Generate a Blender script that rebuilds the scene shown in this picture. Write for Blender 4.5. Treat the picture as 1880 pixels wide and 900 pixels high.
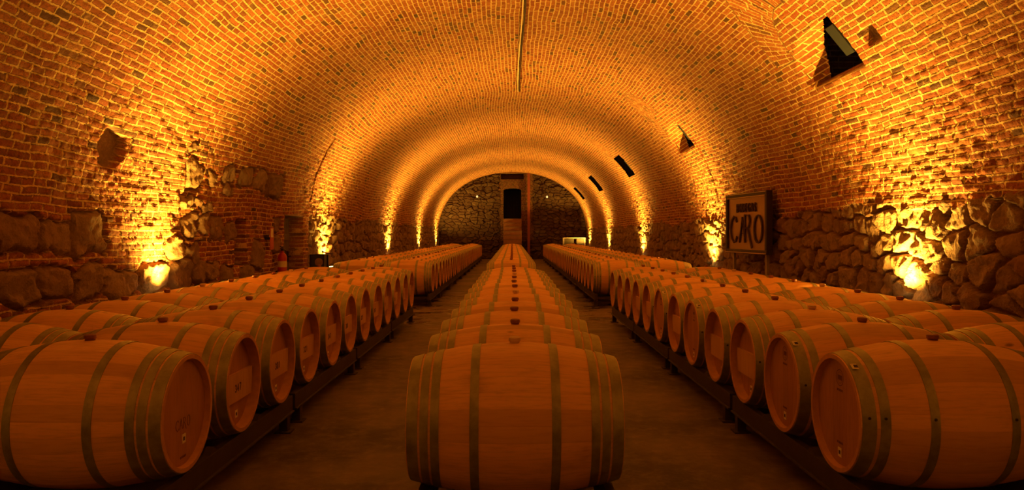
import bpy, bmesh, math, random
import numpy as np

# ------------------------------------------------------------------ clear, camera, world, exposure
sc = bpy.context.scene
for o in list(bpy.data.objects): bpy.data.objects.remove(o)
C = sc.collection
CAMH = 1.38
cam_d = bpy.data.cameras.new('camera')
cam = bpy.data.objects.new('camera', cam_d); C.objects.link(cam)
cam.location = (0, 0, CAMH); cam.rotation_euler = (math.pi/2, 0, 0)
cam_d.sensor_width = 36; cam_d.lens = 36*1360/1880
cam_d.shift_y = -21/1880; cam_d.shift_x = -1/1880
cam_d.clip_end = 200
sc.camera = cam
sc.view_settings.view_transform = 'Standard'
sc.view_settings.look = 'None'
sc.view_settings.gamma = 1
sc.view_settings.use_curve_mapping = False
sc.view_settings.exposure = 0.08
sc.cycles.max_bounces = 8; sc.cycles.diffuse_bounces = 4; sc.cycles.glossy_bounces = 3
sc.cycles.sample_clamp_indirect = 6
world = bpy.data.worlds.new('world'); sc.world = world; world.use_nodes = True
world.node_tree.nodes['Background'].inputs[0].default_value = (0.3, .2, .15, 1)
world.node_tree.nodes['Background'].inputs[1].default_value = 0.0
LAMP_COL = (1.0, 0.485, 0.055)
LAMP_POWER = 1620.0

# ------------------------------------------------------------------ helpers
def noodle(m): return m.node_tree.nodes, m.node_tree.links
class NT:
    """tiny node-graph helper"""
    def __init__(s, name):
        s.m = bpy.data.materials.new(name); s.m.use_nodes = True
        s.n = s.m.node_tree.nodes; s.l = s.m.node_tree.links
        s.b = s.n['Principled BSDF']
    def new(s, t, **k):
        x = s.n.new(t)
        for a, b in k.items(): setattr(x, a, b)
        return x
    def put(s, sock, v):
        if hasattr(v, 'is_linked') or hasattr(v, 'links'): s.l.new(v, sock)
        else: sock.default_value = v
    def math(s, op, a, b=0.0, c=None):
        x = s.new('ShaderNodeMath', operation=op)
        s.put(x.inputs[0], a); s.put(x.inputs[1], b)
        if c is not None: s.put(x.inputs[2], c)
        return x.outputs[0]
    def mix(s, f, a, b, mode='MIX'):
        x = s.new('ShaderNodeMix', data_type='RGBA', blend_type=mode)
        s.put(x.inputs[0], f); s.put(x.inputs[6], a); s.put(x.inputs[7], b)
        return x.outputs[2]
    def fmix(s, f, a, b):
        x = s.new('ShaderNodeMix', data_type='FLOAT')
        s.put(x.inputs[0], f); s.put(x.inputs[2], a); s.put(x.inputs[3], b)
        return x.outputs[0]
    def noise(s, vec, scale, detail=3, rough=.5, out=0):
        x = s.new('ShaderNodeTexNoise')
        s.put(x.inputs['Vector'], vec); x.inputs['Scale'].default_value = scale
        x.inputs['Detail'].default_value = detail; x.inputs['Roughness'].default_value = rough
        return x.outputs[out]
    def ramp(s, f, stops):
        x = s.new('ShaderNodeValToRGB'); s.put(x.inputs[0], f)
        e = x.color_ramp.elements
        while len(e) < len(stops): e.new(.5)
        for q, (p, c) in zip(e, stops):
            q.position = p; q.color = tuple(c)+(1,) if len(c) == 3 else c
        return x.outputs[0]
    def sstep(s, v, a, b, c=0.0, d=1.0):
        x = s.new('ShaderNodeMapRange', interpolation_type='SMOOTHSTEP')
        s.put(x.inputs[0], v); s.put(x.inputs[1], a); s.put(x.inputs[2], b)
        x.inputs[3].default_value = c; x.inputs[4].default_value = d
        return x.outputs[0]
    def sep(s, v):
        x = s.new('ShaderNodeSeparateXYZ'); s.put(x.inputs[0], v); return x.outputs
    def comb(s, a, b, c=0.0):
        x = s.new('ShaderNodeCombineXYZ'); s.put(x.inputs[0], a); s.put(x.inputs[1], b); s.put(x.inputs[2], c); return x.outputs[0]
    def white(s, v):
        x = s.new('ShaderNodeTexWhiteNoise', noise_dimensions='3D'); s.put(x.inputs[0], v); return x.outputs
    def bump(s, h, dist, strength=1.0):
        x = s.new('ShaderNodeBump'); s.put(x.inputs['Height'], h)
        x.inputs['Distance'].default_value = dist; x.inputs['Strength'].default_value = strength
        s.l.new(x.outputs[0], s.b.inputs['Normal'])
    def attr(s, name):
        x = s.new('ShaderNodeAttribute', attribute_name=name); return x.outputs['Fac']

def simple(name, col, rough=.6, metal=0.0, var=.15, scale=20):
    t = NT(name)
    co = t.new('ShaderNodeTexCoord').outputs['Object']
    f = t.noise(co, scale, 4)
    d = tuple(c*(1-var) for c in col)+(1,); u = tuple(min(1, c*(1+var)) for c in col)+(1,)
    t.put(t.b.inputs['Base Color'], t.mix(f, d, u))
    t.b.inputs['Roughness'].default_value = rough; t.b.inputs['Metallic'].default_value = metal
    t.bump(f, .002, .5)
    return t.m
def emis(name, col, strength):
    t = NT(name)
    t.b.inputs['Base Color'].default_value = (.1, .1, .1, 1)
    t.b.inputs['Emission Color'].default_value = tuple(col)+(1,)
    t.b.inputs['Emission Strength'].default_value = strength
    return t.m

# ------------------------------------------------------------------ materials
RH = .068
def masonry(name='brick_and_stone', mul=(.84, .82, .80, 1)):
    t = NT(name)
    uv = t.new('ShaderNodeUVMap', uv_map='UVMap').outputs[0]
    u, v, _ = t.sep(uv)
    obj = t.new('ShaderNodeTexCoord').outputs['Object']
    edge = t.noise(obj, 30, 3, .6)
    e2 = t.noise(obj, 90, 2, .6)
    row = t.math('FLOOR', t.math('DIVIDE', v, RH))
    w = t.math('MULTIPLY_ADD', t.math('FRACT', t.math('MULTIPLY', row, .618034)), .13, .135)
    off = t.math('MULTIPLY', t.math('FRACT', t.math('MULTIPLY', row, .7548777)), 7.0)
    cu = t.math('ADD', t.math('DIVIDE', u, w), off)
    col = t.math('FLOOR', cu)
    fu = t.math('MULTIPLY', t.math('FRACT', cu), w)
    fv = t.math('MULTIPLY', t.math('FRACT', t.math('DIVIDE', v, RH)), RH)
    d = t.math('MINIMUM', t.math('MINIMUM', fu, t.math('SUBTRACT', w, fu)), t.math('MINIMUM', fv, t.math('SUBTRACT', RH, fv)))
    d = t.math('ADD', d, t.math('MULTIPLY', t.math('SUBTRACT', edge, .5), t.fmix(t.noise(obj, 2.3, 3, .6), .012, .034)))
    face = t.sstep(d, .005, .0115)
    rv, rc = t.white(t.comb(row, col, 3.0))
    brick = t.ramp(rv, [(0, (.06, .028, .011)), (.07, (.12, .045, .014)), (.12, (.24, .055, .014)), (.35, (.34, .082, .018)), (.6, (.42, .115, .026)), (.85, (.50, .18, .045)), (1, (.28, .058, .016))])
    big = t.noise(obj, 1.1, 4, .6)
    lime = t.noise(obj, 4.5, 5, .72)
    brick = t.mix(t.math('MULTIPLY', t.sstep(big, .35, .75), .28), brick, (.50, .27, .07, 1))
    brick = t.mix(t.math('MULTIPLY', t.sstep(t.noise(obj, 45, 4, .7), .35, .7), .6), brick, (.13, .034, .012, 1))
    brick = t.mix(t.math('MULTIPLY', t.sstep(lime, .54, .74), .45), brick, (.66, .42, .14, 1))
    mort = t.mix(edge, (.90, .66, .27, 1), (.72, .47, .17, 1))
    mort = t.mix(t.math('MULTIPLY', t.sstep(t.noise(obj, 3.1, 4, .7), .5, .75), .55), mort, (.42, .2, .06, 1))
    bc = t.mix(face, mort, brick)
    st = t.attr('stone'); rn = t.attr('rnd'); mo = t.attr('mort')
    sn = t.noise(obj, 9, 5, .65)
    scol = t.ramp(rn, [(0, (.30, .20, .11)), (.3, (.44, .34, .19)), (.55, (.38, .27, .14)), (.8, (.52, .42, .25)), (1, (.36, .22, .12))])
    scol = t.mix(1.0, scol, (1, .88, .78, 1), 'MULTIPLY')
    scol = t.mix(t.math('MULTIPLY', sn, .85), scol, (.12, .07, .035, 1))
    smort = t.mix(sn, (.26, .12, .05, 1), (.10, .045, .02, 1))
    scol = t.mix(mo, scol, smort)
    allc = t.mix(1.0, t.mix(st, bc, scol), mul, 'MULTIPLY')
    t.put(t.b.inputs['Base Color'], allc)
    t.b.inputs['Roughness'].default_value = .9
    hb = t.math('ADD', t.math('MULTIPLY', face, .55), t.math('ADD', t.math('MULTIPLY', edge, .35), t.math('ADD', t.math('MULTIPLY', e2, .25), t.math('MULTIPLY', rv, .3))))
    hs = t.math('ADD', t.math('MULTIPLY', sn, 1.6), t.math('MULTIPLY', t.noise(obj, 40, 4, .6), .5))
    t.bump(t.fmix(st, hb, hs), .022, 1.0)
    return t.m
M_MAS = masonry()
M_MAS3 = masonry('shaded_shaft_brick', (.22, .2, .2, 1))  # brick colour darkened in place of shade inside the shafts
M_MAS2 = masonry('shaded_rubble', (.27, .25, .24, 1))  # same masonry, colour darkened to hold the end walls in shade

def floor_mat():
    t = NT('worn_concrete')
    co = t.new('ShaderNodeTexCoord').outputs['Object']
    a = t.noise(co, .9, 6, .62); b = t.noise(co, 7, 5, .7)
    x, y, z = t.sep(co)
    slab = t.math('PINGPONG', t.math('ADD', y, t.math('MULTIPLY', b, .02)), 1.6)
    col = t.mix(t.sstep(a, .35, .65), (.05, .034, .021, 1), (.16, .11, .065, 1))
    col = t.mix(t.math('MULTIPLY', t.sstep(b, .4, .75), .6), col, (.26, .19, .115, 1))
    wet = t.noise(t.comb(t.math('MULTIPLY', x, .8), t.math('MULTIPLY', y, 1.5)), 2.1, 5, .6)
    wet = t.math('MULTIPLY', t.sstep(wet, .50, .58), t.math('MULTIPLY', t.sstep(y, 9, 12), t.sstep(y, 19, 16)))
    col = t.mix(t.math('MULTIPLY', wet, .8), col, (.03, .02, .012, 1))
    t.put(t.b.inputs['Base Color'], col)
    t.put(t.b.inputs['Roughness'], t.fmix(wet, t.fmix(a, .75, .5), .22))
    t.bump(t.math('ADD', b, t.math('MULTIPLY', t.sstep(slab, 0, .02), .4)), .006, .6)
    return t.m
M_FLOOR = floor_mat()

def wood_mat(name, axis, planks, base_a, base_b, kn=1.0):
    """axis 0: staves run along x round the axis; axis 2: boards run up the head"""
    t = NT(name)
    co = t.new('ShaderNodeTexCoord').outputs['Object']
    x, y, z = t.sep(co)
    rnd = t.new('ShaderNodeObjectInfo').outputs['Random']
    ro = t.math('MULTIPLY', rnd, 37.0)
    if axis == 0:
        ang = t.math('ARCTAN2', y, z)
        pu = t.math('ADD', t.math('MULTIPLY', ang, planks/(2*math.pi)), ro)
        along, across = x, t.math('MULTIPLY', ang, .33)
    else:
        pu = t.math('ADD', t.math('DIVIDE', y, .075), ro); along, across = z, y
    idx = t.math('FLOOR', pu); fr = t.math('FRACT', pu)
    wv, wc = t.white(t.comb(idx, t.math('FLOOR', ro), 1.0)); wc_ = t.sep(wc)[1]
    vec = t.comb(t.math('MULTIPLY', along, 1.6), t.math('MULTIPLY', across, 16), t.math('MULTIPLY', wv, 9))
    vec = t.new('ShaderNodeVectorMath', operation='ADD'); 
    g0 = t.comb(t.math('MULTIPLY', along, 1.6), t.math('MULTIPLY', across, 16), t.math('ADD', t.math('MULTIPLY', wv, 9), ro))
    t.n.remove(vec)
    grain = t.noise(g0, 5.5, 5, .6)
    blot = t.noise(t.comb(t.math('MULTIPLY', along, 2), t.math('MULTIPLY', across, 3), ro), 2.2, 4, .6)
    col = t.mix(t.sstep(wv, 0, 1), base_a+(1,), base_b+(1,))
    col = t.mix(t.math('MULTIPLY', t.sstep(grain, .42, .75), .45), col, tuple(c*.55 for c in base_a)+(1,))
    col = t.mix(t.math('MULTIPLY', t.sstep(blot, .55, .8), .45*kn), col, tuple(c*.45 for c in base_a)+(1,))
    vor = t.new('ShaderNodeTexVoronoi', feature='F1'); vor.inputs['Scale'].default_value = 1.0
    t.put(vor.inputs['Vector'], t.comb(t.math('MULTIPLY', along, 3.2), t.math('MULTIPLY', across, 6), ro))
    knot = t.math('MULTIPLY', t.sstep(vor.outputs['Distance'], .10, .03), t.sstep(t.sep(vor.outputs['Color'])[0], .55, .6))
    col = t.mix(t.math('MULTIPLY', knot, .7*kn), col, (.07, .03, .015, 1))
    gap = t.sstep(t.math('MINIMUM', fr, t.math('SUBTRACT', 1.0, fr)), .0, .02)
    col = t.mix(t.math('MULTIPLY_ADD', gap, .3, .7), tuple(c*.6 for c in base_a)+(1,), col)
    col = t.mix(t.math('MULTIPLY', t.sstep(wc_, .78, .84), .5*kn), col, tuple(c*.62 for c in base_a)+(1,))
    t.put(t.b.inputs['Base Color'], col)
    t.b.inputs['Roughness'].default_value = .62
    t.bump(t.math('ADD', gap, t.math('MULTIPLY', grain, .3)), .0018, .6)
    return t.m
M_STAVE = wood_mat('oak_staves', 0, 30, (.74, .41, .14), (.84, .50, .195))
M_HEAD = wood_mat('oak_head', 2, 8, (.40, .175, .065), (.46, .215, .085), .4)
M_BAR = wood_mat('pale_pine', 2, 8, (.58, .33, .14), (.62, .37, .16), .2)
M_CHIME = simple('oak_end_grain', (.55, .28, .11), .7, 0, .25, 30)

def hoop_mat():
    t = NT('galvanised_hoop')
    co = t.new('ShaderNodeTexCoord').outputs['Object']
    n = t.noise(co, 14, 5, .65)
    t.put(t.b.inputs['Base Color'], t.mix(t.sstep(n, .3, .7), (.25, .25, .14, 1), (.40, .38, .22, 1)))
    t.b.inputs['Metallic'].default_value = .65
    t.put(t.b.inputs['Roughness'], t.fmix(n, .38, .6))
    return t.m
M_HOOP = hoop_mat()
M_RIVET = simple('dark_rivet', (.05, .045, .03), .5, .5)
M_BUNG_D = simple('dark_red_bung', (.22, .07, .035), .5)
M_BUNG_P = simple('pale_bung', (.60, .42, .25), .45)
M_PAPER = simple('paper_label', (.75, .68, .50), .7, 0, .08)
M_INK = simple('dark_ink', (.06, .03, .02), .8)
M_FAINT = simple('burnt_mark', (.13, .05, .022), .8)
M_STEEL = simple('painted_rack_steel', (.06, .042, .027), .65, .2, .35, 9)
M_BLACK = simple('black_metal', (.02, .018, .016), .45, .3)
M_SIGNF = simple('sign_frame', (.03, .018, .012), .55, 0)
M_SIGNP = simple('sign_panel', (.30, .19, .09), .33, .6, .06, 6)
M_RED = simple('red_paint', (.45, .025, .015), .35)
M_REDPIPE = simple('oxide_red_steel', (.22, .045, .025), .55)
M_WHITE = simple('white_plate', (.75, .70, .6), .5)
M_DOOR = simple('weathered_door', (.13, .095, .06), .8, .0, .5, 5)
M_DARK = simple('dark_void', (.012, .01, .008), .9)  # near-black colour standing in for shade deep inside the openings
M_BLUE = simple('blue_plastic', (.03, .045, .07), .5)
M_ZINC = simple('zinc_flashing', (.022, .03, .038), .6, .1)
M_STEP = simple('stair_brick', (.26, .13, .065), .85, 0, .3, 6)
M_LENS = emis('lamp_glass', (1, .62, .2), 7)
M_BULB = emis('small_bulb', (1, .6, .2), 1.3)
M_PANE = emis('window_daylight', (.35, .5, .75), .25)

# ------------------------------------------------------------------ mesh helpers
class MB:
    def __init__(s): s.v = []; s.f = []; s.mi = []
    def add(s, vs, fs, mi=0):
        b = len(s.v); s.v += [tuple(p) for p in vs]; s.f += [tuple(b+i for i in f) for f in fs]; s.mi += [mi]*len(fs)
    def box(s, x0, x1, y0, y1, z0, z1, mi=0):
        vs = [(x, y, z) for x in (x0, x1) for y in (y0, y1) for z in (z0, z1)]
        s.add(vs, [(0, 1, 3, 2), (4, 6, 7, 5), (0, 4, 5, 1), (2, 3, 7, 6), (0, 2, 6, 4), (1, 5, 7, 3)], mi)
    def lathe(s, prof, n=40, axis='x', mi=0, o=(0, 0, 0), closed=False):
        """prof: list of (along, radius)"""
        vs = []
        for a, r in prof:
            for k in range(n):
                t = 2*math.pi*k/n; c, q = r*math.cos(t), r*math.sin(t)
                p = (a, c, q) if axis == 'x' else ((c, q, a) if axis == 'z' else (q, a, c))
                vs.append((p[0]+o[0], p[1]+o[1], p[2]+o[2]))
        fs = []
        m = len(prof)
        for i in range(m if closed else m-1):
            j = (i+1) % m
            for k in range(n):
                k2 = (k+1) % n
                fs.append((i*n+k, i*n+k2, j*n+k2, j*n+k))
        if not closed:
            if prof[0][1] > 1e-6: fs.append(tuple(range(n))[::-1])
            if prof[-1][1] > 1e-6: fs.append(tuple((m-1)*n+k for k in range(n)))
        s.add(vs, fs, mi)
    def tube(s, pts, r, n=8, mi=0):
        from mathutils import Vector
        P = [Vector(p) for p in pts]; vs = []
        for i, p in enumerate(P):
            d = (P[min(i+1, len(P)-1)]-P[max(i-1, 0)]).normalized()
            a = d.orthogonal().normalized() if abs(d.z) > .9 else Vector((0, 0, 1)).cross(d).normalized()
            b = d.cross(a)
            for k in range(n):
                t = 2*math.pi*k/n; vs.append(p+a*math.cos(t)*r+b*math.sin(t)*r)
        fs = [(i*n+k, i*n+(k+1) % n, (i+1)*n+(k+1) % n, (i+1)*n+k) for i in range(len(P)-1) for k in range(n)]
        fs += [tuple(range(n))[::-1], tuple((len(P)-1)*n+k for k in range(n))]
        s.add(vs, fs, mi)
    def mesh(s, name, mats, smooth=False, bevel=0):
        me = bpy.data.meshes.new(name); me.from_pydata(s.v, [], s.f)
        for m in (mats if isinstance(mats, (list, tuple)) else [mats]): me.materials.append(m)
        me.polygons.foreach_set('material_index', s.mi)
        bm = bmesh.new(); bm.from_mesh(me)
        bmesh.ops.recalc_face_normals(bm, faces=bm.faces)
        if bevel: bmesh.ops.bevel(bm, geom=list(bm.edges), offset=bevel, segments=2, affect='EDGES', profile=.6, clamp_overlap=True)
        bm.to_mesh(me); bm.free()
        if smooth:
            me.polygons.foreach_set('use_smooth', [True]*len(me.polygons))
            me.set_sharp_from_angle(angle=math.radians(35))
        me.update(); return me
def obj(name, me, parent=None, loc=(0, 0, 0), rot=(0, 0, 0)):
    o = bpy.data.objects.new(name, me); C.objects.link(o); o.parent = parent
    o.location = loc; o.rotation_euler = rot; return o
def tag(o, label=None, cat=None, group=None, kind=None):
    if label: o['label'] = label
    if cat: o['category'] = cat
    if group: o['group'] = group
    if kind: o['kind'] = kind
    return o
def thing(name, label, cat, loc=(0, 0, 0), rz=0, group=None):
    return tag(obj(name, None, None, loc, (0, 0, rz)), label, cat, group)

# ------------------------------------------------------------------ the vault: profile and displaced grid
W, H, NEXP = 4.0, 3.3, 2.2
Y0, Y1 = -10.0, 40.0
def vault_x(h):
    return W*(1-min(1, max(0, h/H))**NEXP)**(1/NEXP)
rng = np.random.RandomState(7)
_L = rng.rand(256, 256)
def vnoise(a, b):
    ia = np.floor(a).astype(int); ib = np.floor(b).astype(int)
    fa = a-ia; fb = b-ib; fa = fa*fa*(3-2*fa); fb = fb*fb*(3-2*fb)
    g = lambda i, j: _L[i & 255, j & 255]
    return (g(ia, ib)*(1-fa)+g(ia+1, ib)*fa)*(1-fb)+(g(ia, ib+1)*(1-fa)+g(ia+1, ib+1)*fa)*fb
def fbm(a, b, o=4):
    s = 0; t = 0; w = 1.0
    for k in range(o):
        s = s+w*vnoise(a*2**k+17*k, b*2**k+31*k); t += w; w *= .5
    return s/t-.5
def sst(x, a, b):
    t = np.clip((x-a)/(b-a), 0, 1); return t*t*(3-2*t)
def voro(a, b, seed):
    """rounded-cell pattern: returns edge distance and a per-cell random"""
    ia = np.floor(a).astype(int); ib = np.floor(b).astype(int)
    f1 = np.full(a.shape, 9.0); f2 = np.full(a.shape, 9.0); rid = np.zeros(a.shape); rid2 = np.zeros(a.shape)
    for i in (-1, 0, 1):
        for j in (-1, 0, 1):
            ca, cb = ia+i, ib+j
            r1 = _L[(ca*7+seed) & 255, (cb*13+seed*3) & 255]; r2 = _L[(ca*11+seed*5) & 255, (cb*5+seed) & 255]
            px = ca+.5+(r1-.5)*.85; py = cb+.5+(r2-.5)*.75
            d = np.sqrt((a-px)**2+(b-py)**2)
            n1 = d < f1
            f2 = np.where(n1, f1, np.minimum(f2, d)); rid = np.where(n1, r1*.6+r2*.4, rid); rid2 = np.where(n1, r2, rid2)
            f1 = np.where(n1, d, f1)
    return f2-f1, rid, rid2

# path from the left floor edge over the crown to the right floor edge
ts = np.linspace(0, math.pi/2, 3000)
ex = W*np.cos(ts)**(2/NEXP); ez = H*np.sin(ts)**(2/NEXP)
px = np.concatenate([[-W], -ex, ex[::-1][1:], [W]]); pz = np.concatenate([[-CAMH], ez, ez[::-1][1:], [-CAMH]])
al = np.concatenate([[0], np.cumsum(np.hypot(np.diff(px), np.diff(pz)))])
VT = al[-1]
NV = int(VT/.0165)
vv = np.linspace(0, VT, NV)
bx = np.interp(vv, al, px); bz = np.interp(vv, al, pz)
tx = np.gradient(bx); tz = np.gradient(bz); ln = np.hypot(tx, tz); tx /= ln; tz /= ln
nx, nz = tz, -tx                       # pointing into the room
ys = list(np.arange(Y0, 3.4, .11)); y = 3.4
while y < Y1:
    ys.append(y); y += max(.0165, y*.0023)
ys.append(Y1)
ys = np.array(ys); NY = len(ys)
YY, VV = np.meshgrid(ys, vv, indexing='ij')
BX = np.broadcast_to(bx, YY.shape); HH = np.broadcast_to(bz, YY.shape)
left = BX < 0
# warped coordinates shared by geometry and shader
UU = YY+.03*fbm(YY*1.3, VV*1.3)*2
VW = VV+.075*fbm(YY*.35, VV*.6+50, 3)*2+.011*fbm(YY*4, VV*4+9, 2)*2
OPEN = [0, 6.95, 14.0, 21.6, 28.9]
for dy in OPEN[:3]:                    # soldier bricks turned round the head of each light shaft
    yc, hc = 8.0+dy, 2.0
    A = (YY-yc); arc = np.where(BX > 0, (HH-hc)*1.35, -9)
    rr = np.hypot(A*.95, arc)
    ring = (rr > .62) & (rr < 1.12) & (arc > .05) & (A > -.2)
    th = np.arctan2(arc, A)
    UU = np.where(ring, rr+3.3, UU); VW = np.where(ring, th*.95+7*RH, VW)
row = np.floor(VW/RH).astype(int)
bw = .135+.13*((row*.618034) % 1)
cu = UU/bw+((row*.7548777) % 1)*7
colm = np.floor(cu).astype(int)
fu = (cu-colm)*bw; fv = (VW/RH-row)*RH
dd = np.minimum(np.minimum(fu, bw-fu), np.minimum(fv, RH-fv))
rb = _L[(row*3+11) & 255, (colm*7+5) & 255]
low = sst(HH, 2.4, .5)                  # lower courses are rougher
fine = sst(YY, 2.8, 4.0)
D = (sst(dd, .001, .012)*(.006+.006*low)+(rb-.5)*(.006+.008*low)+fbm(YY*11, VV*14)*.024*low+fbm(YY*26, VV*30)*.012*low+fbm(YY*13, VV*17)*.012)*fine
D = D+fbm(YY*.8, VV*.8+77)*.07*(.35+.65*low)+fbm(YY*3, VV*3+7)*.035*low
STN = np.zeros(YY.shape); RND = np.zeros(YY.shape); MRT = np.zeros(YY.shape)
# rubble stone zone
wa = YY+fbm(YY*2.2, VV*2.2+3)*.22; wb = HH+fbm(YY*2.2+40, VV*2.2)*.18
def rubble(ca, cb, seed):
    e, r, r2 = voro(wa/ca, wb/cb, seed)
    face = sst(e, .04, .17)
    rough = fbm(YY*13, HH*13+5)*.030+fbm(YY*30, HH*30+5)*.018
    facet = np.abs(fbm(YY*3.6+r*9, HH*3.6+r2*9))*.17
    dep = face*(.055+rough+facet)+(r-.5)*.05*face+fbm(YY*20, HH*20)*.015
    return dep-.05, r2, 1-sst(e, .05, .13)
sub = HH < .75
top = np.where(left, .36, .27)+fbm(YY*1.2, YY*0+5)*.22+fbm(YY*6, YY*0+15)*.10
zone = sub & (HH < top) & (~left | (YY > 14.4) | (YY < 4.5))
d1, r1_, m1 = rubble(.31, .235, 3)
D = np.where(zone, d1, D); STN = np.where(zone, 1.0, STN); RND = np.where(zone, r1_, RND); MRT = np.where(zone, m1, MRT)
# single stones built into the brickwork of the near left wall (distance, height over eye level, half sizes)
STONES = [(5.89, 0.004, 0.294, 0.156), (6.43, -0.033, 0.28, 0.128), (6.99, -0.015, 0.27, 0.19), (6.0, -0.437, 0.266, 0.146), (6.51, -0.445, 0.24, 0.153), (6.99, -0.468, 0.216, 0.159), (7.57, -0.517, 0.33, 0.156), (8.27, -0.511, 0.33, 0.18), (8.9, -0.498, 0.27, 0.17), (9.14, 0.719, 0.261, 0.175), (8.89, 1.026, 0.131, 0.072), (9.68, 0.747, 0.121, 0.1), (10.19, 0.801, 0.25, 0.127), (10.28, 0.62, 0.24, 0.076), (10.85, 0.835, 0.27, 0.165), (11.45, 0.808, 0.27, 0.16), (12.17, 0.779, 0.38, 0.18), (9.2, 0.115, 0.19, 0.136), (9.59, 0.134, 0.17, 0.127), (9.98, 0.081, 0.2, 0.161), (10.45, 0.008, 0.2, 0.14), (8.82, -0.169, 0.24, 0.14), (9.27, -0.224, 0.19, 0.136), (9.4, -0.489, 0.2, 0.151), (9.84, -0.514, 0.22, 0.159), (10.4, -0.583, 0.27, 0.154), (11.55, -0.348, 0.22, 0.24), (9.05, 0.406, 0.136, 0.067), (9.33, 0.391, 0.12, 0.062), (9.6, 0.344, 0.15, 0.07), (11.19, -0.62, 0.25, 0.13), (5.4, -0.02, .22, .16), (5.4, -.44, .26, .15), (12.5, -.2, .2, .16), (12.5, .15, .2, .13)]
jx = fbm(YY*4, VV*4+21)*.30; jy = fbm(YY*4+33, VV*4)*.22
for k, (sy, sh, ry, rh) in enumerate(STONES):
    m = left & (np.abs(YY-sy) < ry*1.6) & (np.abs(HH-sh) < rh*1.7)
    q = (np.abs((YY-sy+jx)/ry)**4.0+np.abs((HH-sh+jy)/rh)**4.0)**(1/4.0)
    on = m & (q < 1.12)
    r = _L[k*5 & 255, 9]
    dep = (1-sst(q, .75, 1.05))*.05-.03+(1-sst(q, .8, 1.05))*(np.abs(fbm(YY*3.2+3*k, HH*3.2))*.17+fbm(YY*13, HH*13)*.028+fbm(YY*30, HH*30)*.015)
    D = np.where(on, dep, D); STN = np.where(on, 1, STN); RND = np.where(on, r, RND); MRT = np.where(on, sst(q, .93, 1.04), MRT)
# loose mortar lumps round the near left patchwork
patch = left & (YY > 8.6) & (YY < 12.9) & (HH < .7)
D = D+np.where(patch, fbm(YY*4+9, HH*4+2)*.07, 0)
# plastered hollow, low niche, door recess and put-log hole
def recess(y0, y1, h0, h1, depth, isleft=True, soft=.02):
    global D, STN, RND, MRT
    m = (left if isleft else ~left)
    f = sst(YY, y0-soft, y0)*(1-sst(YY, y1, y1+soft))*sst(HH, h0-soft, h0)*(1-sst(HH, h1, h1+soft))*m
    D = D*(1-f)-f*depth
    STN = np.where(f > .5, 1, STN); RND = np.where(f > .5, 0, RND); MRT = np.where(f > .5, .6, MRT)
q = np.hypot((YY-7.22+jx*.5)/.27, (HH-.82+jy*.5)/.19)
f = (1-sst(q, .85, 1.02))*left
D = D*(1-f)-f*.11; STN = np.where(f > .5, 1, STN); RND = np.where(f > .5, .95, RND); MRT = np.where(f > .5, .25, MRT)
recess(10.66, 11.06, -.45, .19, .3)
recess(12.95, 14.05, -1.4, .31, .32)
recess(6.95, 7.18, 1.84, 1.95, .09, False)
# expansion joint in both flanks
yj = 14.25+fbm(VV*1.5, VV*0+3)*.10+np.where(left, .15, 0)
jn = (1-sst(np.abs(YY-yj), .02, .055))*((HH > .62) & (HH < 1.85))
D = D-jn*.16; STN = np.where(jn > .4, 1, STN); MRT = np.where(jn > .4, 1, MRT)
# light shafts: splayed far reveal then an opening
hole = np.zeros(YY.shape, bool)
for dy in OPEN:
    a = YY-dy-(-.2 if dy > 10 else 0); right = ~left; top_h = 2.28 if dy > 10 else 2.18
    far = np.interp(HH, [1.70, 1.80, 1.92, 2.05, 2.13, 2.18], [8.66, 8.78, 8.78, 8.6, 8.42, 8.05])
    hed = np.interp(HH, [1.70, 2.0, 2.2], [8.64, 8.30, 7.88])
    if dy > 10: far = 8.75+0*HH; hed = far-.03
    inn = right & (HH > 1.70) & (HH < top_h) & (a > 7.48) & (a < far)
    if dy < 10: D = np.where(inn, np.clip((far-a)/np.maximum(far-hed, .02), 0, 1)*-.2+D*.6, D)
    hole |= inn & (a < hed)
PX = BX+nx*D; PZ = HH+nz*D+CAMH
print('grid', NY, NV)

def grid_object(name, r0, r1, cut=None):
    """rows r0..r1 of the vault grid become one object"""
    P = np.stack([PX[:, r0:r1], YY[:, r0:r1], PZ[:, r0:r1]], -1).reshape(-1, 3)
    m = r1-r0
    i, j = np.meshgrid(np.arange(NY-1), np.arange(m-1), indexing='ij')
    F = np.stack([i*m+j, i*m+j+1, (i+1)*m+j+1, (i+1)*m+j], -1).reshape(-1, 4)
    if cut is not None:
        c = cut[:, r0:r1].reshape(-1); F = F[~(c[F].all(1))]
    me = bpy.data.meshes.new(name)
    me.vertices.add(len(P)); me.vertices.foreach_set('co', P.astype(np.float32).ravel())
    me.loops.add(F.size); me.loops.foreach_set('vertex_index', F.astype(np.int32).ravel())
    me.polygons.add(len(F)); me.polygons.foreach_set('loop_start', np.arange(0, F.size, 4, dtype=np.int32))
    me.polygons.foreach_set('use_smooth', np.ones(len(F), bool))
    me.update(calc_edges=True)
    uv = me.uv_layers.new(name='UVMap')
    U = np.stack([UU[:, r0:r1].reshape(-1), VW[:, r0:r1].reshape(-1)], -1)[F.ravel()]
    uv.data.foreach_set('uv', U.astype(np.float32).ravel())
    for nm, A in (('stone', STN), ('rnd', RND), ('mort', MRT)):
        at = me.attributes.new(nm, 'FLOAT', 'POINT'); at.data.foreach_set('value', A[:, r0:r1].reshape(-1).astype(np.float32))
    me.materials.append(M_MAS)
    return tag(obj(name, me), kind='structure')
ra = int(np.searchsorted(np.where(vv < VT/2, bz, 99), 1.45)); rb_ = NV-1-ra
grid_object('wall_left', 0, ra+1)
grid_object('ceiling', ra, rb_+1, hole)
grid_object('wall_right', rb_, NV)

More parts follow.
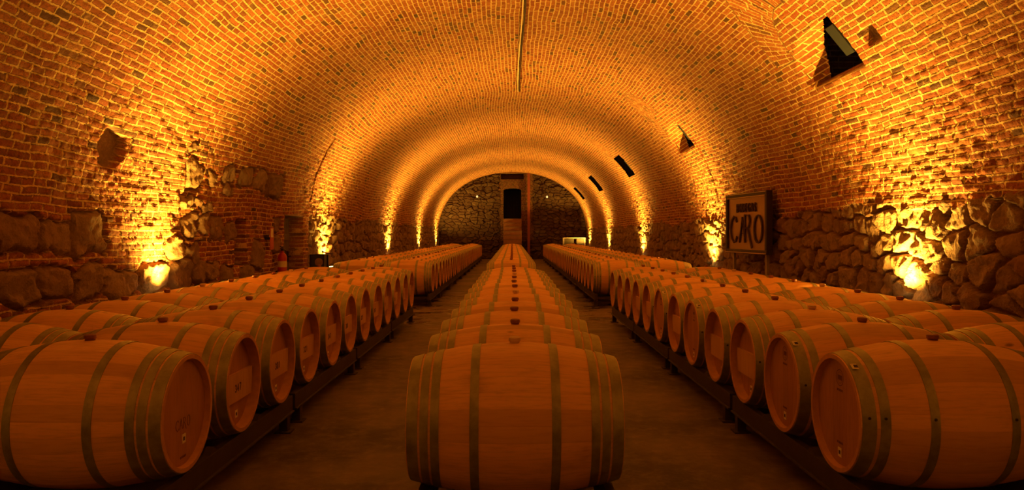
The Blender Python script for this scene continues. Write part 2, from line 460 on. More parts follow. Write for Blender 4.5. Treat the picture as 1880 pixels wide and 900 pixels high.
# floor
fm = MB()
n1, n2 = 40, 60
fm.box(-4.6, 4.6, Y0-.2, Y1+1, -.2, 0)
tag(obj('floor', fm.mesh('floor', M_FLOOR)), kind='structure')

# end wall: rubble with a raised doorway, brick jambs and arch
def end_wall(name, y, face, door):
    st = .03; xs = np.arange(-4.3, 4.31, st); zs = np.arange(-.05, 4.96, st)
    X, Z = np.meshgrid(xs, zs, indexing='ij')
    a = X+fbm(X*2, Z*2)*.2; b = Z+fbm(X*2+9, Z*2+4)*.12
    e, r, r2 = voro(a/.36+5, b/.17, 6)
    f = sst(e, .02, .2); d = f*.05+(r-.5)*.09+fbm(X*5, Z*5)*.06
    rn = r2*.35+.02; mo = np.clip(1-sst(e, .03, .2)+np.where(r > .62, -.2, .55+fbm(X*1.3, Z*1.3)), 0, 1); stn = np.ones(X.shape)  # dark mortar tone spread over the stones, painting the end wall's shade
    u = X+.02*fbm(X, Z); w = Z+.01*fbm(X*3, Z*3)
    cut = np.zeros(X.shape, bool)
    if door:
        jam = (X > -.66) & (X < 1.1+fbm(X*3, Z*3)*.3) & (Z > 1.0)
        arch = (np.abs(X) < .74) & (Z > 3.72) & (Z < 4.18)
        stn = np.where(jam | arch, 0, stn); d = np.where(jam, .03+fbm(X*9, Z*9)*.02, d)
        th = np.arctan2(X, Z-2.6); rad = np.hypot(X, Z-2.6)
        u = np.where(arch, rad, u); w = np.where(arch, th*1.35, w)
        bs = (Z < 1.2) & (fbm(X*1.1+3, Z*1.1) > .22)
        stn = np.where(bs, 0, stn)
        ytop = 3.70+.10*np.sqrt(np.clip(1-(X/.46)**2, 0, 1))
        cut = (np.abs(X) < .46) & (Z > 2.18) & (Z < ytop)
        rec = (np.abs(X) < .62) & (Z > 4.3) & (Z < 4.62)
        d = np.where(rec, -.25, d); stn = np.where(rec, 1, stn); mo = np.where(rec, 1, mo)
    P = np.stack([X, y+face*d, Z], -1).reshape(-1, 3); m = len(zs)
    i, j = np.meshgrid(np.arange(len(xs)-1), np.arange(m-1), indexing='ij')
    F = np.stack([i*m+j, (i+1)*m+j, (i+1)*m+j+1, i*m+j+1], -1).reshape(-1, 4)
    F = F[~cut.reshape(-1)[F].any(1)]
    xx = P[F, 0].mean(1); zz = P[F, 2].mean(1)-CAMH
    F = F[(np.abs(xx)/(W+.25))**NEXP+(np.clip(zz, 0, 99)/(H+.25))**NEXP < 1.0]
    me = bpy.data.meshes.new(name); me.from_pydata(P.tolist(), [], F.tolist())
    uv = me.uv_layers.new(name='UVMap')
    U = np.stack([u.reshape(-1), w.reshape(-1)], -1)[F.ravel()]
    uv.data.foreach_set('uv', U.astype(np.float32).ravel())
    for nm, A in (('stone', stn), ('rnd', rn), ('mort', mo)):
        at = me.attributes.new(nm, 'FLOAT', 'POINT'); at.data.foreach_set('value', A.reshape(-1).astype(np.float32))
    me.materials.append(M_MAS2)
    o = tag(obj(name, me), kind='structure')
    return o
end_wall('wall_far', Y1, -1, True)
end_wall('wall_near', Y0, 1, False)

# doorway in the far wall: dark passage with a closed leaf deep inside
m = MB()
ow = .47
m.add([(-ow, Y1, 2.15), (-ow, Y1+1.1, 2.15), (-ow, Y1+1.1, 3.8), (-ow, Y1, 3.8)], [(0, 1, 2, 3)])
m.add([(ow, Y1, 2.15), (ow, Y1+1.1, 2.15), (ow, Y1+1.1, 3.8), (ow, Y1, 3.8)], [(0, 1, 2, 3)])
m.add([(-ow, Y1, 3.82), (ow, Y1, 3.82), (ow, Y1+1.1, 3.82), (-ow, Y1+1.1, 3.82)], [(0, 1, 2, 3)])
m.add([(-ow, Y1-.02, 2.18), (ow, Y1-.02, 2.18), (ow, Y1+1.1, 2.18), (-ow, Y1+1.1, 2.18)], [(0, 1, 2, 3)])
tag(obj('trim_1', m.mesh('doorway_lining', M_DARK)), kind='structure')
d2 = tag(obj('door_2', None, None, (0, Y1+1.05, 2.18)), kind='structure')
m = MB()
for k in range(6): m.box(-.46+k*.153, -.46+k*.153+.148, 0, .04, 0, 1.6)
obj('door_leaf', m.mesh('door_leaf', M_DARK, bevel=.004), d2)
m = MB(); m.lathe([(-.05, .012), (-.04, .03), (0, .03)], 16, 'y'); obj('door_handle', m.mesh('door_handle', M_BLACK, True), d2, (.36, 0, .8))

# door in the left wall
d1_ = tag(obj('door_1', None, None, (-4.26, 13.5, 0)), kind='structure')
m = MB()
for k in range(6): m.box(-.025, .025, -.54+k*.18, -.54+k*.18+.175, .02, 1.66)
m.box(.025, .05, -.5, .5, .3, .42); m.box(.025, .05, -.5, .5, 1.25, 1.37)
obj('door_leaf', m.mesh('door_leaf', M_DOOR, bevel=.005), d1_)
m = MB(); m.box(.025, .045, -.03, .03, .85, 1.05); m.tube([(.04, 0, .95), (.09, 0, .95), (.09, -.12, .95)], .012)
obj('door_handle', m.mesh('door_handle', M_BLACK), d1_, (0, .42, 0))
m = MB(); m.box(-4.33, -3.98, 12.80, 14.2, 1.70, 1.78)
tag(obj('trim_2', m.mesh('door_lintel', simple('timber_lintel', (.30, .20, .11), .8, 0, .4, 8), bevel=.01)), kind='structure')

# light shafts behind the vault openings
for k, dy in enumerate(OPEN):
    m = MB(); ya, yb = 7.46+dy, 8.72+dy
    hs_ = [1.66+.09*i for i in range(9)]; ya -= .25*(dy > 10); yb -= .18*(dy > 10)
    def ring_(yy):
        vs = []
        for h in hs_: vs += [(vault_x(h)+.03, yy, h+CAMH), (5.0, yy, h+CAMH+.5)]
        m.add(vs, [(2*i, 2*i+1, 2*i+3, 2*i+2) for i in range(len(hs_)-1)])
    ring_(ya); ring_(yb)
    h0, h1 = hs_[0], hs_[-1]
    for h in (h0, h1):
        m.add([(vault_x(h)+.03, ya, h+CAMH), (5.0, ya, h+CAMH+.5), (5.0, yb, h+CAMH+.5), (vault_x(h)+.03, yb, h+CAMH)], [(0, 1, 2, 3)])
    m.add([(5.0, ya, h0+CAMH+.5), (5.0, yb, h0+CAMH+.5), (5.0, yb, h1+CAMH+.5), (5.0, ya, h1+CAMH+.5)], [(0, 1, 2, 3)])
    me = m.mesh('light_shaft', M_MAS3 if k < 2 else M_DARK)  # farther shafts take the near-black colour in place of real shade
    uv = me.uv_layers.new(name='UVMap')
    for lp in me.loops:
        c = me.vertices[lp.vertex_index].co; uv.data[lp.index].uv = (c.x+c.y, c.z)
    tag(obj('trim_%d' % (k+3), me), kind='structure')
    w = tag(obj('window_%d' % (k+1), None, None, (3.18, 8.0+dy, 2.12+CAMH)), kind='structure')
    m = MB(); a0, b0 = (3.27, 2.14), (3.50, 1.86)
    q = [(a0[0], a0[1]), (b0[0], b0[1]), (b0[0]+.07, b0[1]+.05), (a0[0]+.07, a0[1]+.05)]
    m.add([(x_-3.18, yy_, h_-2.12) for yy_ in (-.42, -.24) for x_, h_ in q], [(0, 1, 2, 3), (7, 6, 5, 4), (0, 4, 5, 1), (1, 5, 6, 2), (2, 6, 7, 3), (3, 7, 4, 0)])
    m.box(1.27, 1.31, -.5, .38, .08, .46); me = m.mesh('window_frame', M_ZINC, bevel=.004)
    obj('window_frame', me, w)
    m = MB(); m.box(1.25, 1.265, -.46, .34, .12, .42); obj('window_pane', m.mesh('window_pane', M_PANE), w)

# staircase up to the far door
st = thing('staircase', 'straight flight of worn brick steps climbing to the dark far doorway', 'stairs', (0, 0, 0))
m = MB(); NS = 10
for k in range(NS):
    m.box(-.48, .48, Y1-.16-(NS-k)*.2, Y1-.16, k*.218, (k+1)*.218-.03)
obj('stair_body', m.mesh('stair_body', M_STEP, bevel=.008), st)
for k in range(NS):
    m = MB(); m.box(-.5, .5, Y1-.19-(NS-k)*.2, Y1-.16-(NS-k)*.2+.2, (k+1)*.218-.03, (k+1)*.218)
    obj('tread', m.mesh('tread', simple('tread_stone', (.20, .115, .06), .8) if k == 0 else bpy.data.materials['tread_stone'], bevel=.006), st)

# ------------------------------------------------------------------ floodlights
def floodlight(x, y, label, k):
    s = 1 if x > 0 else -1
    r = thing('floodlight', label, 'lamp', (x, y, 0), 0, 'floodlights along the foot of the walls')
    hz = .66
    if k == 0:
        m = MB(); m.box(-.10, .10, -.16, .16, -.07, 0); m.box(-.08, .08, -.13, .13, -.11, -.07)
        for q in range(6): m.box(-.075, .075, -.12+q*.045, -.105+q*.045, -.13, -.11)
        floodlight.h = m.mesh('housing', M_BLACK, bevel=.006)
        m = MB(); m.box(-.085, .085, -.145, .145, 0, .012); floodlight.l = m.mesh('lens', M_LENS, bevel=.004)
        m = MB(); m.box(-.02, .02, -.02, .02, .012, hz-.12); floodlight.p = m.mesh('post', M_BLACK)
        m = MB(); m.box(-.10, .10, -.10, .10, 0, .012); floodlight.b = m.mesh('base_plate', M_BLACK, bevel=.003)
        m = MB(); m.box(-.03, .03, -.175, -.162, -.15, 0); m.box(-.03, .03, .162, .175, -.15, 0); m.box(-.03, .03, -.175, .175, -.165, -.15); floodlight.y = m.mesh('yoke', M_BLACK)
    tilt = (0, s*.12, 0)
    obj('housing', floodlight.h, r, (0, 0, hz+.03), tilt); obj('lens', floodlight.l, r, (0, 0, hz+.03), tilt)
    obj('post', floodlight.p, r); obj('base_plate', floodlight.b, r); obj('yoke', floodlight.y, r, (0, 0, hz+.03), tilt)
    ld = bpy.data.lights.new('flood_bulb', 'SPOT'); ld.energy = LAMP_POWER*(.45 if y < 2 else 1); ld.color = LAMP_COL
    ld.spot_size = math.radians(158); ld.spot_blend = 1.0; ld.shadow_soft_size = .045
    lo = obj('flood_bulb', ld, r, (s*.05, 0, hz+.075), (math.pi, 0, 0)); lo.scale = (1, .6, 1)
    lo.rotation_euler = (math.pi, -s*math.radians(15), 0)     # upwards, leaning into the room
    return r
ordn = ['first', 'second', 'third', 'fourth', 'fifth', 'sixth', 'seventh', 'eighth', 'ninth', 'tenth', 'eleventh', 'twelfth', 'thirteenth', 'fourteenth', 'fifteenth', 'sixteenth', 'seventeenth', 'eighteenth', 'nineteenth', 'twentieth', 'twenty-first', 'twenty-second', 'twenty-third', 'twenty-fourth', 'twenty-fifth', 'twenty-sixth', 'twenty-seventh', 'twenty-eighth', 'twenty-ninth', 'thirtieth', 'thirty-first', 'thirty-second', 'thirty-third']
LY = [8.29, 15.6, 23.65, 31.4, 38.4, .55, -7.2]; RY = [7.36, 14.66, 22.5, 30.4, 38.0, -.3, -8.0]
for i in range(7):
    for s, ly in ((-1, LY[i]), (1, RY[i])):
        side = 'left' if s < 0 else 'right'
        if i < 5: lab = 'black uplight glowing amber at the foot of the %s wall, %s one from the front' % (side, ordn[i])
        else: lab = 'black uplight at the foot of the %s wall behind the camera, %s one back' % (side, ordn[i-5])
        floodlight(s*3.74, ly, lab, i if s < 0 else 1)

# ------------------------------------------------------------------ lettering
GLYPH = {  # strokes as polylines in a 1 x 1 box (x, y) with half-widths
 'B': [[(0, 0), (0, 1)], [(0, 1), (.6, .95), (.7, .76), (.6, .57), (0, .53)], [(0, .53), (.7, .48), (.82, .27), (.7, .05), (0, 0)]],
 'O': [[(.5+.5*math.sin(t), .5+.5*math.cos(t)) for t in [2*math.pi*k/18 for k in range(19)]]],
 'D': [[(0, 0), (0, 1)], [(0, 1), (.55, .93), (.85, .7), (.9, .5), (.85, .3), (.55, .07), (0, 0)]],
 'E': [[(0, 0), (0, 1)], [(0, 1), (.75, 1)], [(0, .52), (.6, .52)], [(0, 0), (.78, 0)]],
 'G': [[(.9, .82), (.7, .97), (.45, 1), (.15, .82), (0, .5), (.15, .18), (.45, 0), (.75, .04), (.9, .2), (.9, .45), (.6, .45)]],
 'A': [[(0, 0), (.5, 1)], [(.5, 1), (1, 0)], [(.2, .36), (.8, .36)]],
 'S': [[(.8, .85), (.6, .98), (.3, .98), (.1, .8), (.15, .6), (.65, .42), (.82, .22), (.65, .03), (.3, 0), (.08, .14)]],
 'C': [[(.95, .80), (.8, .96), (.55, 1), (.2, .85), (0, .5), (.2, .15), (.55, 0), (.8, .04), (.98, .2)]],
 'R': [[(0, 0), (0, 1)], [(0, 1), (.55, .97), (.72, .77), (.55, .55), (0, .5)], [(.4, .5), (.98, -.18)]],
 '0': [[(.4+.4*math.sin(t), .5+.5*math.cos(t)) for t in [2*math.pi*k/14 for k in range(15)]]],
 '1': [[(.2, .8), (.45, 1), (.45, 0)]],
 '2': [[(.05, .8), (.3, 1), (.65, .95), (.75, .7), (0, 0), (.8, 0)]],
 '3': [[(.05, .88), (.4, 1), (.75, .78), (.35, .53), (.8, .27), (.4, 0), (.02, .12)]],
 '4': [[(.6, 0), (.6, 1), (0, .32), (.82, .32)]],
 '7': [[(0, 1), (.8, 1), (.3, 0)]],
 '8': [[(.4+.33*math.sin(t), .76+.24*math.cos(t)) for t in [2*math.pi*k/12 for k in range(13)]], [(.4+.4*math.sin(t), .26+.26*math.cos(t)) for t in [2*math.pi*k/12 for k in range(13)]]],
}
def write(mb, text, x, y, w, h, gap, sw, depth, lean=1.0):
    """lay strokes flat in local x/y with thickness depth along z; thick downstrokes, thin cross strokes"""
    for ch in text:
        for st_ in GLYPH.get(ch, []):
            P = [(x+a*w, y+b*h) for a, b in st_]
            for (a, b), (c, d) in zip(P[:-1], P[1:]):
                L = math.hypot(c-a, d-b)
                if L < 1e-6: continue
                t = sw*(.35+.65*abs(d-b)/L) if lean else sw
                ux, uy = (c-a)/L, (d-b)/L; ex_ = sw*.15
                a2, b2, c2, d2_ = a-ux*ex_, b-uy*ex_, c+ux*ex_, d+uy*ex_
                nx_, ny_ = -uy*t/2, ux*t/2
                q = [(a2+nx_, b2+ny_), (a2-nx_, b2-ny_), (c2-nx_, d2_-ny_), (c2+nx_, d2_+ny_)]
                mb.add([(p[0], p[1], 0) for p in q]+[(p[0], p[1], depth) for p in q], [(0, 1, 2, 3), (4, 7, 6, 5), (0, 4, 5, 1), (1, 5, 6, 2), (2, 6, 7, 3), (3, 7, 4, 0)])
        x += w+gap
    return x

# ------------------------------------------------------------------ barrels
BL, RB, RHD = .94, .345, .274          # length, bulge radius, head radius over the staves
def br(x): return RB-(RB-RHD)*abs(x/(BL/2))**1.9
def barrel_meshes():
    M = {}
    for kind, rec in (('plain', .028), ('board', .058)):
        m = MB(); hx = BL/2
        xs = [-hx+BL*i/32 for i in range(33)]
        prof = [(-hx+rec, RHD-.026)] + [(-hx, RHD-.020)] + [(x, br(x)) for x in xs] + [(hx, RHD-.020), (hx-rec, RHD-.026)]
        # chime faces carry the end-grain material
        m.lathe(prof[1:-1][1:-1], 64, mi=0); 
        m.f = [f for f in m.f if len(f) == 4]; m.mi = m.mi[:len(m.f)]
        for s in (-1, 1):
            b = MB(); m.lathe([(s*hx, RHD), (s*hx*1.0, RHD-.020), (s*(hx-rec-.012), RHD-.028)], 64, mi=1)
            k = len(m.f); m.f = [f for f in m.f if len(f) == 4]; m.mi = m.mi[:len(m.f)]
        M['body', kind] = m.mesh('barrel_body', [M_STAVE, M_CHIME], True)
        m = MB(); m.lathe([(-.011, RHD-.024), (.011, RHD-.024)], 56); M['head', kind] = m.mesh('head', M_HEAD, True)
        M['rec', kind] = rec
    def hoop(x0, x1, th=.0028):
        m = MB(); n = 5; prof = []
        for i in range(n+1):
            x = x0+(x1-x0)*i/n; prof.append((x, br(x)+.0005+th))
        for i in range(n, -1, -1):
            x = x0+(x1-x0)*i/n; prof.append((x, br(x)+.0005))
        m.lathe(prof, 64, closed=True)
        xm = (x0+x1)/2
        r = br(xm)+th                                                 # one rivet where the strap overlaps
        m.lathe([(0, .007), (.003, .006)], 10, 'y', 1, (xm, r*math.sin(1.43), r*math.cos(1.43)))
        return m.mesh('hoop', [M_HOOP, M_RIVET], True)
    h = BL/2
    for nm, spans in (('three', [(h-.052, h-.004), (h-.098, h-.062), (h-.145, h-.108), (.155, .193)]),
                      ('two', [(h-.062, h-.006), (h-.118, h-.078), (.155, .193)])):
        M['hoops', nm] = [hoop(a, b) for a, b in spans]+[hoop(-b, -a) for a, b in spans]
    m = MB(); m.lathe([(-.01, .022), (.006, .023), (.009, .028), (.024, .027), (.028, .021), (.028, 0)], 20, 'z')
    M['bung_dark'] = m.mesh('bung', M_BUNG_D, True); M['bung_pale'] = m.mesh('bung', M_BUNG_P, True)
    # crossbar: a pale board across the head
    m = MB(); zt, zb, rr = .055, -.105, RHD-.031
    m.add([(sx, y_, z_) for sx in (0, .018) for (y_, z_) in ((-math.sqrt(rr*rr-zb*zb), zb), (math.sqrt(rr*rr-zb*zb), zb), (math.sqrt(rr*rr-.08**2), -.03), (math.sqrt(rr*rr-zt*zt), zt), (-math.sqrt(rr*rr-zt*zt), zt), (-math.sqrt(rr*rr-.08**2), -.03))],
          [(0, 1, 2, 3, 4, 5), (11, 10, 9, 8, 7, 6), (0, 6, 7, 1), (1, 7, 8, 2), (2, 8, 9, 3), (3, 9, 10, 4), (4, 10, 11, 5), (5, 11, 6, 0)])
    M['crossbar'] = m.mesh('crossbar', M_BAR)
    for txt in ('347', '301', '321', '27'):
        m = MB(); write(m, txt, -.044, -.02, .024, .04, .010, .008, .001, 0); M['num', txt] = m.mesh('number', M_INK)
    m = MB(); m.box(0, .0012, -.018, .018, -.022, .022); m.box(.0012, .0018, -.010, .008, -.010, .008, 1); M['sticker'] = m.mesh('sticker', [M_PAPER, M_INK])
    m = MB(); write(m, 'CARO', -.075, 0, .030, .05, .010, .005, .0008); M['logo'] = m.mesh('branded_logo', M_FAINT)
    m = MB()
    for k in range(24):
        a0, a1 = 2*math.pi*k/24, 2*math.pi*(k+1)/24
        for ra_, rb2 in ((.036, .040), (.026, .028)):
            m.add([(ra_*math.cos(a0), ra_*math.sin(a0), .0006), (rb2*math.cos(a0), rb2*math.sin(a0), .0006), (rb2*math.cos(a1), rb2*math.sin(a1), .0006), (ra_*math.cos(a1), ra_*math.sin(a1), .0006)], [(0, 1, 2, 3)])
    for k in range(5): m.box(-.02+k*.009, -.015+k*.009, -.012+.003*(k % 2), .012, 0, .0008)
    M['cooper'] = m.mesh('cooper_mark', M_FAINT)
    m = MB()
    for k in range(5): m.box(-.030+k*.013, -.022+k*.013, 0, .011, 0, .0008)
    M['line'] = m.mesh('printed_line', M_FAINT)
    return M
BM = barrel_meshes()
RX = (math.pi/2, 0, math.pi/2)         # text plane: local x -> y, local y -> z, faces +x
def make_barrel(hoops, kind, variant, dark_bung=True):
    root = obj('wine_barrel', None)
    zc = RB
    obj('barrel_body', BM['body', kind], root, (0, 0, zc))
    rec = BM['rec', kind]
    for s in (1, -1): obj('head', BM['head', kind], root, (s*(BL/2-rec-.011), 0, zc))
    for h in BM['hoops', hoops]: obj('hoop', h, root, (0, 0, zc))
    obj('bung', BM['bung_dark' if dark_bung else 'bung_pale'], root, (0, 0, zc+RB))
    fx = BL/2-rec
    if kind == 'board':
        obj('crossbar', BM['crossbar'], root, (fx, 0, zc))['label'] = 'pale board across the head'
        if variant: obj('number', BM['num', variant], root, (fx+.018, 0, zc-.03), RX)
        obj('sticker', BM['sticker'], root, (fx, .02, zc-.185))
    elif variant == 'logo':
        obj('branded_logo', BM['logo'], root, (fx, .0, zc-.075), RX)
        obj('sticker', BM['sticker'], root, (fx, .01, zc-.125)); obj('printed_line', BM['line'], root, (fx, 0, zc-.215), RX)
    elif variant == 'mark':
        obj('cooper_mark', BM['cooper'], root, (fx, 0, zc+.165), RX); obj('printed_line', BM['line'], root, (fx, 0, zc+.10), RX)
        obj('printed_line', BM['line'], root, (fx, 0, zc-.15), RX); obj('sticker', BM['sticker'], root, (fx, .0, zc-.19))
        o = obj('hoop_tag', BM['sticker'], root, (BL/2-.035, br(.435)*math.sin(.55)+.002, zc+br(.435)*math.cos(.55)+.003), (-.55, -math.pi/2, 0)); o.rotation_mode = 'YXZ' 
    return root
def dup(root):
    r = root.copy(); C.objects.link(r)
    for ch in list(root.children):
        c = ch.copy(); C.objects.link(c); c.parent = r
    return r
protos = {}
rnd = random.Random(4)
def place_barrel(key, x, y, flip, label, group, z=0.0):
    if key not in protos: protos[key] = make_barrel(*key); o = protos[key]
    else: o = dup(protos[key])
    o.location = (x+rnd.uniform(-.006, .006), y+rnd.uniform(-.006, .006), .183+z)
    o.rotation_euler = (0, 0, (math.pi if flip else 0)+rnd.uniform(-.008, .008))
    tag(o, label, 'barrel', group)
P = .71
XA, XB = 2.007, 2.965
NF = 33; YF = 14.35
lk = ['plain'] + ['board']*11
rk = ['plain', 'plain', 'board', 'board', 'plain', 'board', 'plain'] + ['board']*5
lt_ = ['logo', '347', '301', '321', '347', '301', '321', '347', '27', '301', '347', '321']
for i in range(12):
    what = 'with numbered board across its head' if lk[i] == 'board' else 'with bare head showing printed lettering'
    place_barrel(('three', lk[i], lt_[i], True), -XA, 3.53+i*P, False, 'oak barrel %s, left block beside aisle, %s from the front' % (what, ordn[i]), 'barrels of the left front block')
    v = 'mark' if rk[i] == 'plain' else None
    what = 'with plain board across its head' if rk[i] == 'board' else 'with bare printed head'
    place_barrel(('two' if i < 2 else 'three', rk[i], v, i != 2), XA, 3.537+i*P, True, 'oak barrel %s, right block beside aisle, %s from the front' % (what, ordn[i]), 'barrels of the right front block')
    for s in (-1, 1):
        side = 'left' if s < 0 else 'right'
        place_barrel(('three', 'board', '347', i % 4 != 1), s*XB, 3.53+i*P, s > 0, 'oak barrel in the row along the %s wall, front block, %s from the front' % (side, ordn[i]), 'barrels of the %s front block' % side)
    place_barrel(('three', 'plain', None, i % 4 != 0), .018+rnd.uniform(-.006, .006), 3.445+i*P, False, 'oak barrel lying crosswise in the centre row, %s from the front' % ordn[i], 'barrels of the centre front row')
for i in range(NF):
    y = YF+i*P
    for nm, x, s in (('left back block beside the aisle', -XA, -1), ('left back block along the wall', -XB, -1), ('right back block beside the aisle', XA, 1), ('right back block along the wall', XB, 1), ('centre back row', -.02, -1)):
        place_barrel(('three', 'board', None, i % 3 != 0) if 'centre' not in nm else ('three', 'plain', None, True), x, y, s > 0, 'oak barrel in the %s, %s from its near end' % (nm, ordn[i]), 'barrels of the ' + nm)

# ------------------------------------------------------------------ barrel racks (three barrels each)
def rack_meshes():
    L = 3*P-.06
    m = MB(); m.box(-.022, .022, -L/2, L/2, .118, .228); m.box(-.035, .035, -L/2, L/2, .112, .124); rail = m.mesh('rail', M_STEEL, bevel=.003)
    m = MB(); m.box(-.03, .03, -.03, .03, .008, .118); leg = m.mesh('leg', M_STEEL, bevel=.003)
    m = MB(); m.box(-.055, .055, -.055, .055, 0, .01); foot = m.mesh('foot', M_STEEL, bevel=.002)
    m = MB(); m.box(-.42, .42, -.02, .02, .13, .17); cross = m.mesh('cross_member', M_STEEL)
    # chocks either side of every barrel keep it from rolling
    m = MB()
    m.add([(-.02, -.05, .228), (-.02, .05, .228), (-.02, 0, .262), (.02, -.05, .228), (.02, .05, .228), (.02, 0, .262)], [(0, 1, 2), (5, 4, 3), (0, 3, 4, 1), (1, 4, 5, 2), (2, 5, 3, 0)])
    return rail, leg, foot, cross, m.mesh('chock', M_STEEL), L
RK = rack_meshes()
def make_rack(half):
    rail, leg, foot, cross, chock, L = RK
    r = obj('barrel_rack', None)
    for s in (-1, 1):
        ra_ = obj('rail', rail, r, (s*half, 0, 0))
        for k in (-1, 1):
            l = obj('leg', leg, r, (s*half, k*(L/2-.12), 0)); obj('foot', foot, l)
        for k in (-1, 0, 1):
            for d in (-1,): obj('chock', chock, ra_, (0, k*P+.355, 0)) if k < 1 else None
    for k in (-1, 1): obj('cross_member', cross, r, (0, k*(L/2-.12), 0), (0, 0, 0))
    return r
def dup3(root, parent=None):
    c = root.copy(); C.objects.link(c); c.parent = parent
    for ch in list(root.children): dup3(ch, c)
    return c
RK0 = make_rack(.42); used = [False]
def place_rack(x, y, label, group):
    o = dup3(RK0) if used[0] else RK0; used[0] = True
    o.location = (x, y, 0); tag(o, label, 'rack', group)
for nm, x in (('left aisle row', -XA), ('left wall row', -XB), ('centre row', .018), ('right aisle row', XA), ('right wall row', XB)):
    for k in range(4): place_rack(x, 3.53+P+k*3*P-(.085 if x == .018 else 0), 'low steel rack under front barrels, %s, %s from the front' % (nm, ordn[k]), 'low steel racks')
    for k in range(11): place_rack(-.02 if x == .018 else x, YF+P+k*3*P, 'low steel rack under back barrels, %s, %s from near end' % (nm, ordn[k]), 'low steel racks')

# ------------------------------------------------------------------ winery sign on two posts
SW, SH = 1.5, .95
sg = thing('winery_sign', 'dark framed amber sign reading BODEGAS CARO on two posts by right wall', 'sign', (3.745, 11.8, 0), 0)
sg.rotation_euler = (0, 0, -math.pi/2+.115)   # local x runs towards the viewer, -y faces the aisle
z0 = 1.07
m = MB(); m.box(-SW/2, SW/2, -.02, .02, z0, z0+SH); obj('panel', m.mesh('panel', M_SIGNP, bevel=.003), sg)
m = MB(); fw = .055
m.box(-SW/2-.01, SW/2+.01, -.05, .05, z0-.01, z0+fw); m.box(-SW/2-.01, SW/2+.01, -.05, .05, z0+SH-fw, z0+SH+.01)
m.box(-SW/2-.01, -SW/2+fw, -.05, .05, z0+fw, z0+SH-fw); m.box(SW/2-fw, SW/2+.01, -.05, .05, z0+fw, z0+SH-fw)
fr = obj('frame', m.mesh('frame', M_SIGNF, bevel=.006), sg)
m = MB(); m.box(-SW/2, SW/2, -.058, -.05, z0+.0, z0+.012); m.box(-SW/2, SW/2, -.058, -.05, z0+SH-.008, z0+SH); m.box(-SW/2+fw, SW/2-fw, -.056, -.045, z0+SH-fw-.01, z0+SH-fw)
obj('frame_trim', m.mesh('frame_trim', simple('brass_trim', (.55, .42, .22), .35, .7)), fr)
RT = (math.pi/2, 0, 0)
m = MB(); write(m, 'BODEGAS', 0, 0, .073, .125, .033, .017, .02, 0); obj('lettering', m.mesh('lettering', M_INK), sg, (-.335, -.022, z0+.66), RT)
m = MB()
write(m, 'C', 0, 0, .26, .42, 0, .040, .018)
write(m, 'A', .36, 0, .22, .40, 0, .026, .018)
write(m, 'R', .56, 0, .26, .44, 0, .040, .018)
write(m, 'O', .90, 0, .28, .42, 0, .040, .018)
obj('lettering', m.mesh('lettering', M_INK), sg, (-.60, -.022, z0+.17), RT)
for s in (-1, 1):
    m = MB(); m.box(s*.60-.025, s*.60+.025, .02, .06, .012, z0); m.box(s*.60-.07, s*.60+.07, -.03, .11, 0, .012)
    obj('post', m.mesh('post', simple('galvanised_post', (.36, .30, .2), .5, .4) if s < 0 else bpy.data.materials['galvanised_post']), sg)

# ------------------------------------------------------------------ small things by the left wall
fe = thing('fire_extinguisher', 'red fire extinguisher hanging on the left wall beside the dark door', 'fire extinguisher', (-3.86, 12.42, .62))
m = MB(); m.lathe([(0, .06), (.01, .075), (.36, .075), (.41, .06), (.44, .028), (.47, .024)], 24, 'z'); obj('cylinder', m.mesh('cylinder', M_RED, True), fe)
m = MB(); m.lathe([(.47, .026), (.50, .026), (.51, .018), (.53, .018)], 16, 'z'); obj('valve', m.mesh('valve', M_BLACK, True), fe)
m = MB(); m.box(-.012, .012, -.10, .03, .535, .55); m.box(-.012, .012, -.09, .03, .505, .517); obj('handle', m.mesh('handle', M_BLACK, bevel=.003), fe)
m = MB(); m.tube([(0, .02, .5), (.03, .09, .47), (.04, .11, .36), (.03, .10, .18), (.02, .09, .10)], .011); obj('hose', m.mesh('hose', M_BLACK, True), fe)
m = MB(); m.lathe([(.2, .0758), (.3, .0758)], 24, 'z'); obj('paper_band', m.mesh('paper_band', M_PAPER, True), fe)
m = MB(); m.box(-.11, -.075, -.02, .02, .1, .14); m.lathe([(.10, .079), (.12, .079)], 24, 'z'); obj('bracket', m.mesh('bracket', M_BLACK), fe)
ss = thing('safety_sign', 'narrow red and white safety plate on left wall above the extinguisher', 'sign', (-3.90, 12.0, 1.12))
m = MB(); m.box(-.004, .004, -.085, .085, 0, .36); obj('plate', m.mesh('plate', M_RED, bevel=.002), ss)
m = MB(); m.box(.004, .0055, -.06, .06, .20, .34); obj('white_field', m.mesh('white_field', M_WHITE), ss)
m = MB(); m.box(-.16, -.004, -.02, .02, .16, .2); obj('bracket', m.mesh('bracket', M_BLACK), ss)
ab = thing('alarm_beacon', 'small red and white alarm beacon high on the left wall above stones', 'alarm', (-3.86, 12.25, 2.36))
m = MB(); m.box(-.13, 0, -.05, .05, 0, .09); obj('beacon_base', m.mesh('beacon_base', M_RED, bevel=.006), ab)
m = MB(); m.lathe([(-.05, .0), (-.045, .03), (-.02, .045), (0, .048)], 20, 'z'); obj('dome', m.mesh('dome', M_WHITE, True), ab, (-.05, 0, 0))
eb = thing('equipment_box', 'small dark box with a pale round face, on legs beside the left door', 'box', (-3.55, 13.6, 0))
m = MB(); m.box(-.11, .11, -.14, .14, .74, .98); obj('case', m.mesh('case', M_BLUE, bevel=.008), eb)
m = MB(); m.lathe([(-.152, .05), (-.14, .075)], 24, 'y'); obj('round_face', m.mesh('round_face', simple('dim_face', (.35, .22, .12), .5), True), eb, (.03, 0, .86))
m = MB()
for a in (-1, 1):
    for b in (-1, 1): m.box(a*.12-.012, a*.12+.012, b*.15-.012, b*.15+.012, 0, 1.0)
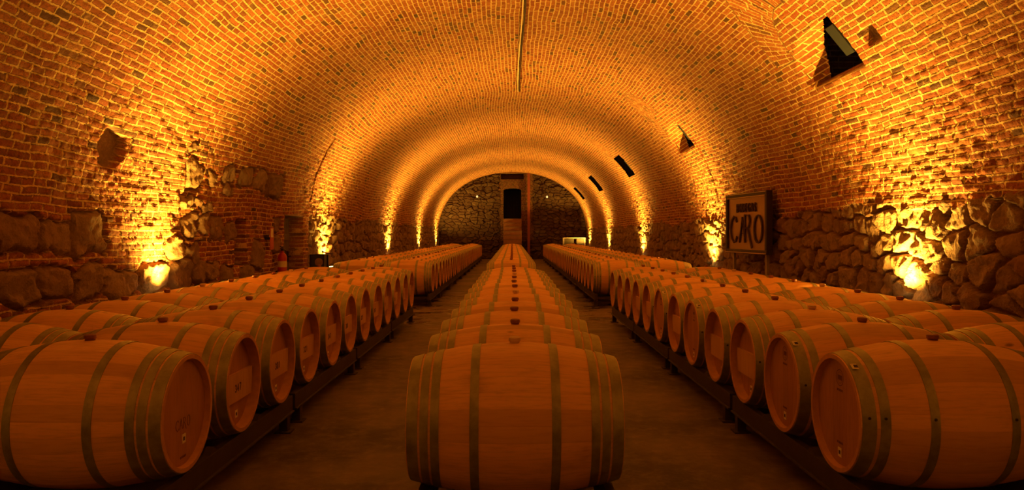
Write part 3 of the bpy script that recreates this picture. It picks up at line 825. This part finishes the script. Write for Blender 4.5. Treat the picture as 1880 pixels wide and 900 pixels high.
for z_ in (.72, .99):
    m.box(-.12, .12, -.162, -.138, z_-.01, z_+.01); m.box(-.12, .12, .138, .162, z_-.01, z_+.01); m.box(-.132, -.108, -.15, .15, z_-.01, z_+.01); m.box(.108, .132, -.15, .15, z_-.01, z_+.01)
obj('stand', m.mesh('stand', M_BLACK), eb)

# ------------------------------------------------------------------ far end: column, crate, bulbs; cable on the crown
m = MB(); m.box(.80, .94, Y1-.30, Y1-.16, .0, 4.63); m.box(.74, 1.0, Y1-.36, Y1-.10, 0, .02)
sp = tag(obj('steel_column', m.mesh('steel_column', M_REDPIPE, bevel=.008)), 'slim oxide red steel column right of the far doorway', 'column')
M_CRATE = simple('pale_timber', (.30, .24, .16), .7)
tb = thing('slatted_crate', 'pale open crate on legs in the far right corner beyond the barrels', 'crate', (3.2, 38.75, 0))
m = MB()
m.box(-.58, .58, -.35, .35, 1.13, 1.17); obj('top', m.mesh('top', M_CRATE, bevel=.004), tb)
for a in (-1, 1):
    for b in (-1, 1):
        m = MB(); m.box(a*.55-.03, a*.55+.03, b*.32-.03, b*.32+.03, 0, 1.13); obj('leg', m.mesh('leg', M_CRATE, bevel=.003), tb)
m = MB(); m.box(-.52, -.02, -.33, -.31, .72, 1.1); m.box(.12, .52, -.33, -.31, .72, 1.1); obj('side_panel', m.mesh('side_panel', simple('dim_pane', (.05, .04, .025), .4)), tb)
m = MB(); m.box(-.55, .55, -.32, .32, .68, .72); obj('shelf', m.mesh('shelf', M_CRATE), tb)
for x, z_, hang, lab in ((-1.9, 3.38, 3.95, 'left of'), (1.85, 3.36, 4.1, 'right of')):
    b = thing('pendant_bulb', 'small pale bulb on a thin cord %s the far doorway' % lab, 'lamp', (x, Y1-.25, z_), 0, 'bulbs by the far door')
    m = MB(); m.lathe([(-.07, 0), (-.06, .035), (-.02, .055), (.02, .045), (.05, .02)], 18, 'z'); obj('bulb', m.mesh('bulb', M_BULB, True), b)
    m = MB(); m.lathe([(.05, .022), (.10, .022)], 12, 'z'); obj('socket', m.mesh('socket', M_BLACK), b)
    ztop = CAMH+H*(1-(abs(x)/W)**NEXP)**(1/NEXP)
    m = MB(); m.tube([(0, 0, .10), (0, 0, ztop-z_+.05)], .006); obj('cord', m.mesh('cord', M_BLACK), b)
m = MB()
for dx, rr_, mi_ in ((0, .010, 0), (.035, .013, 1)):
    pts = [(.13+dx+.02*math.sin(k*.5), 7.5+k*.8, CAMH+H-.030-.010*math.cos(k*1.3)) for k in range(13)]
    m.tube(pts, rr_, 8, mi_)
tag(obj('ceiling_cable', m.mesh('ceiling_cable', [simple('pale_cable', (.85, .7, .42), .6), M_BLACK], True)), 'pale cable and dark cable running side by side along the crown of the brick vault', 'cable')
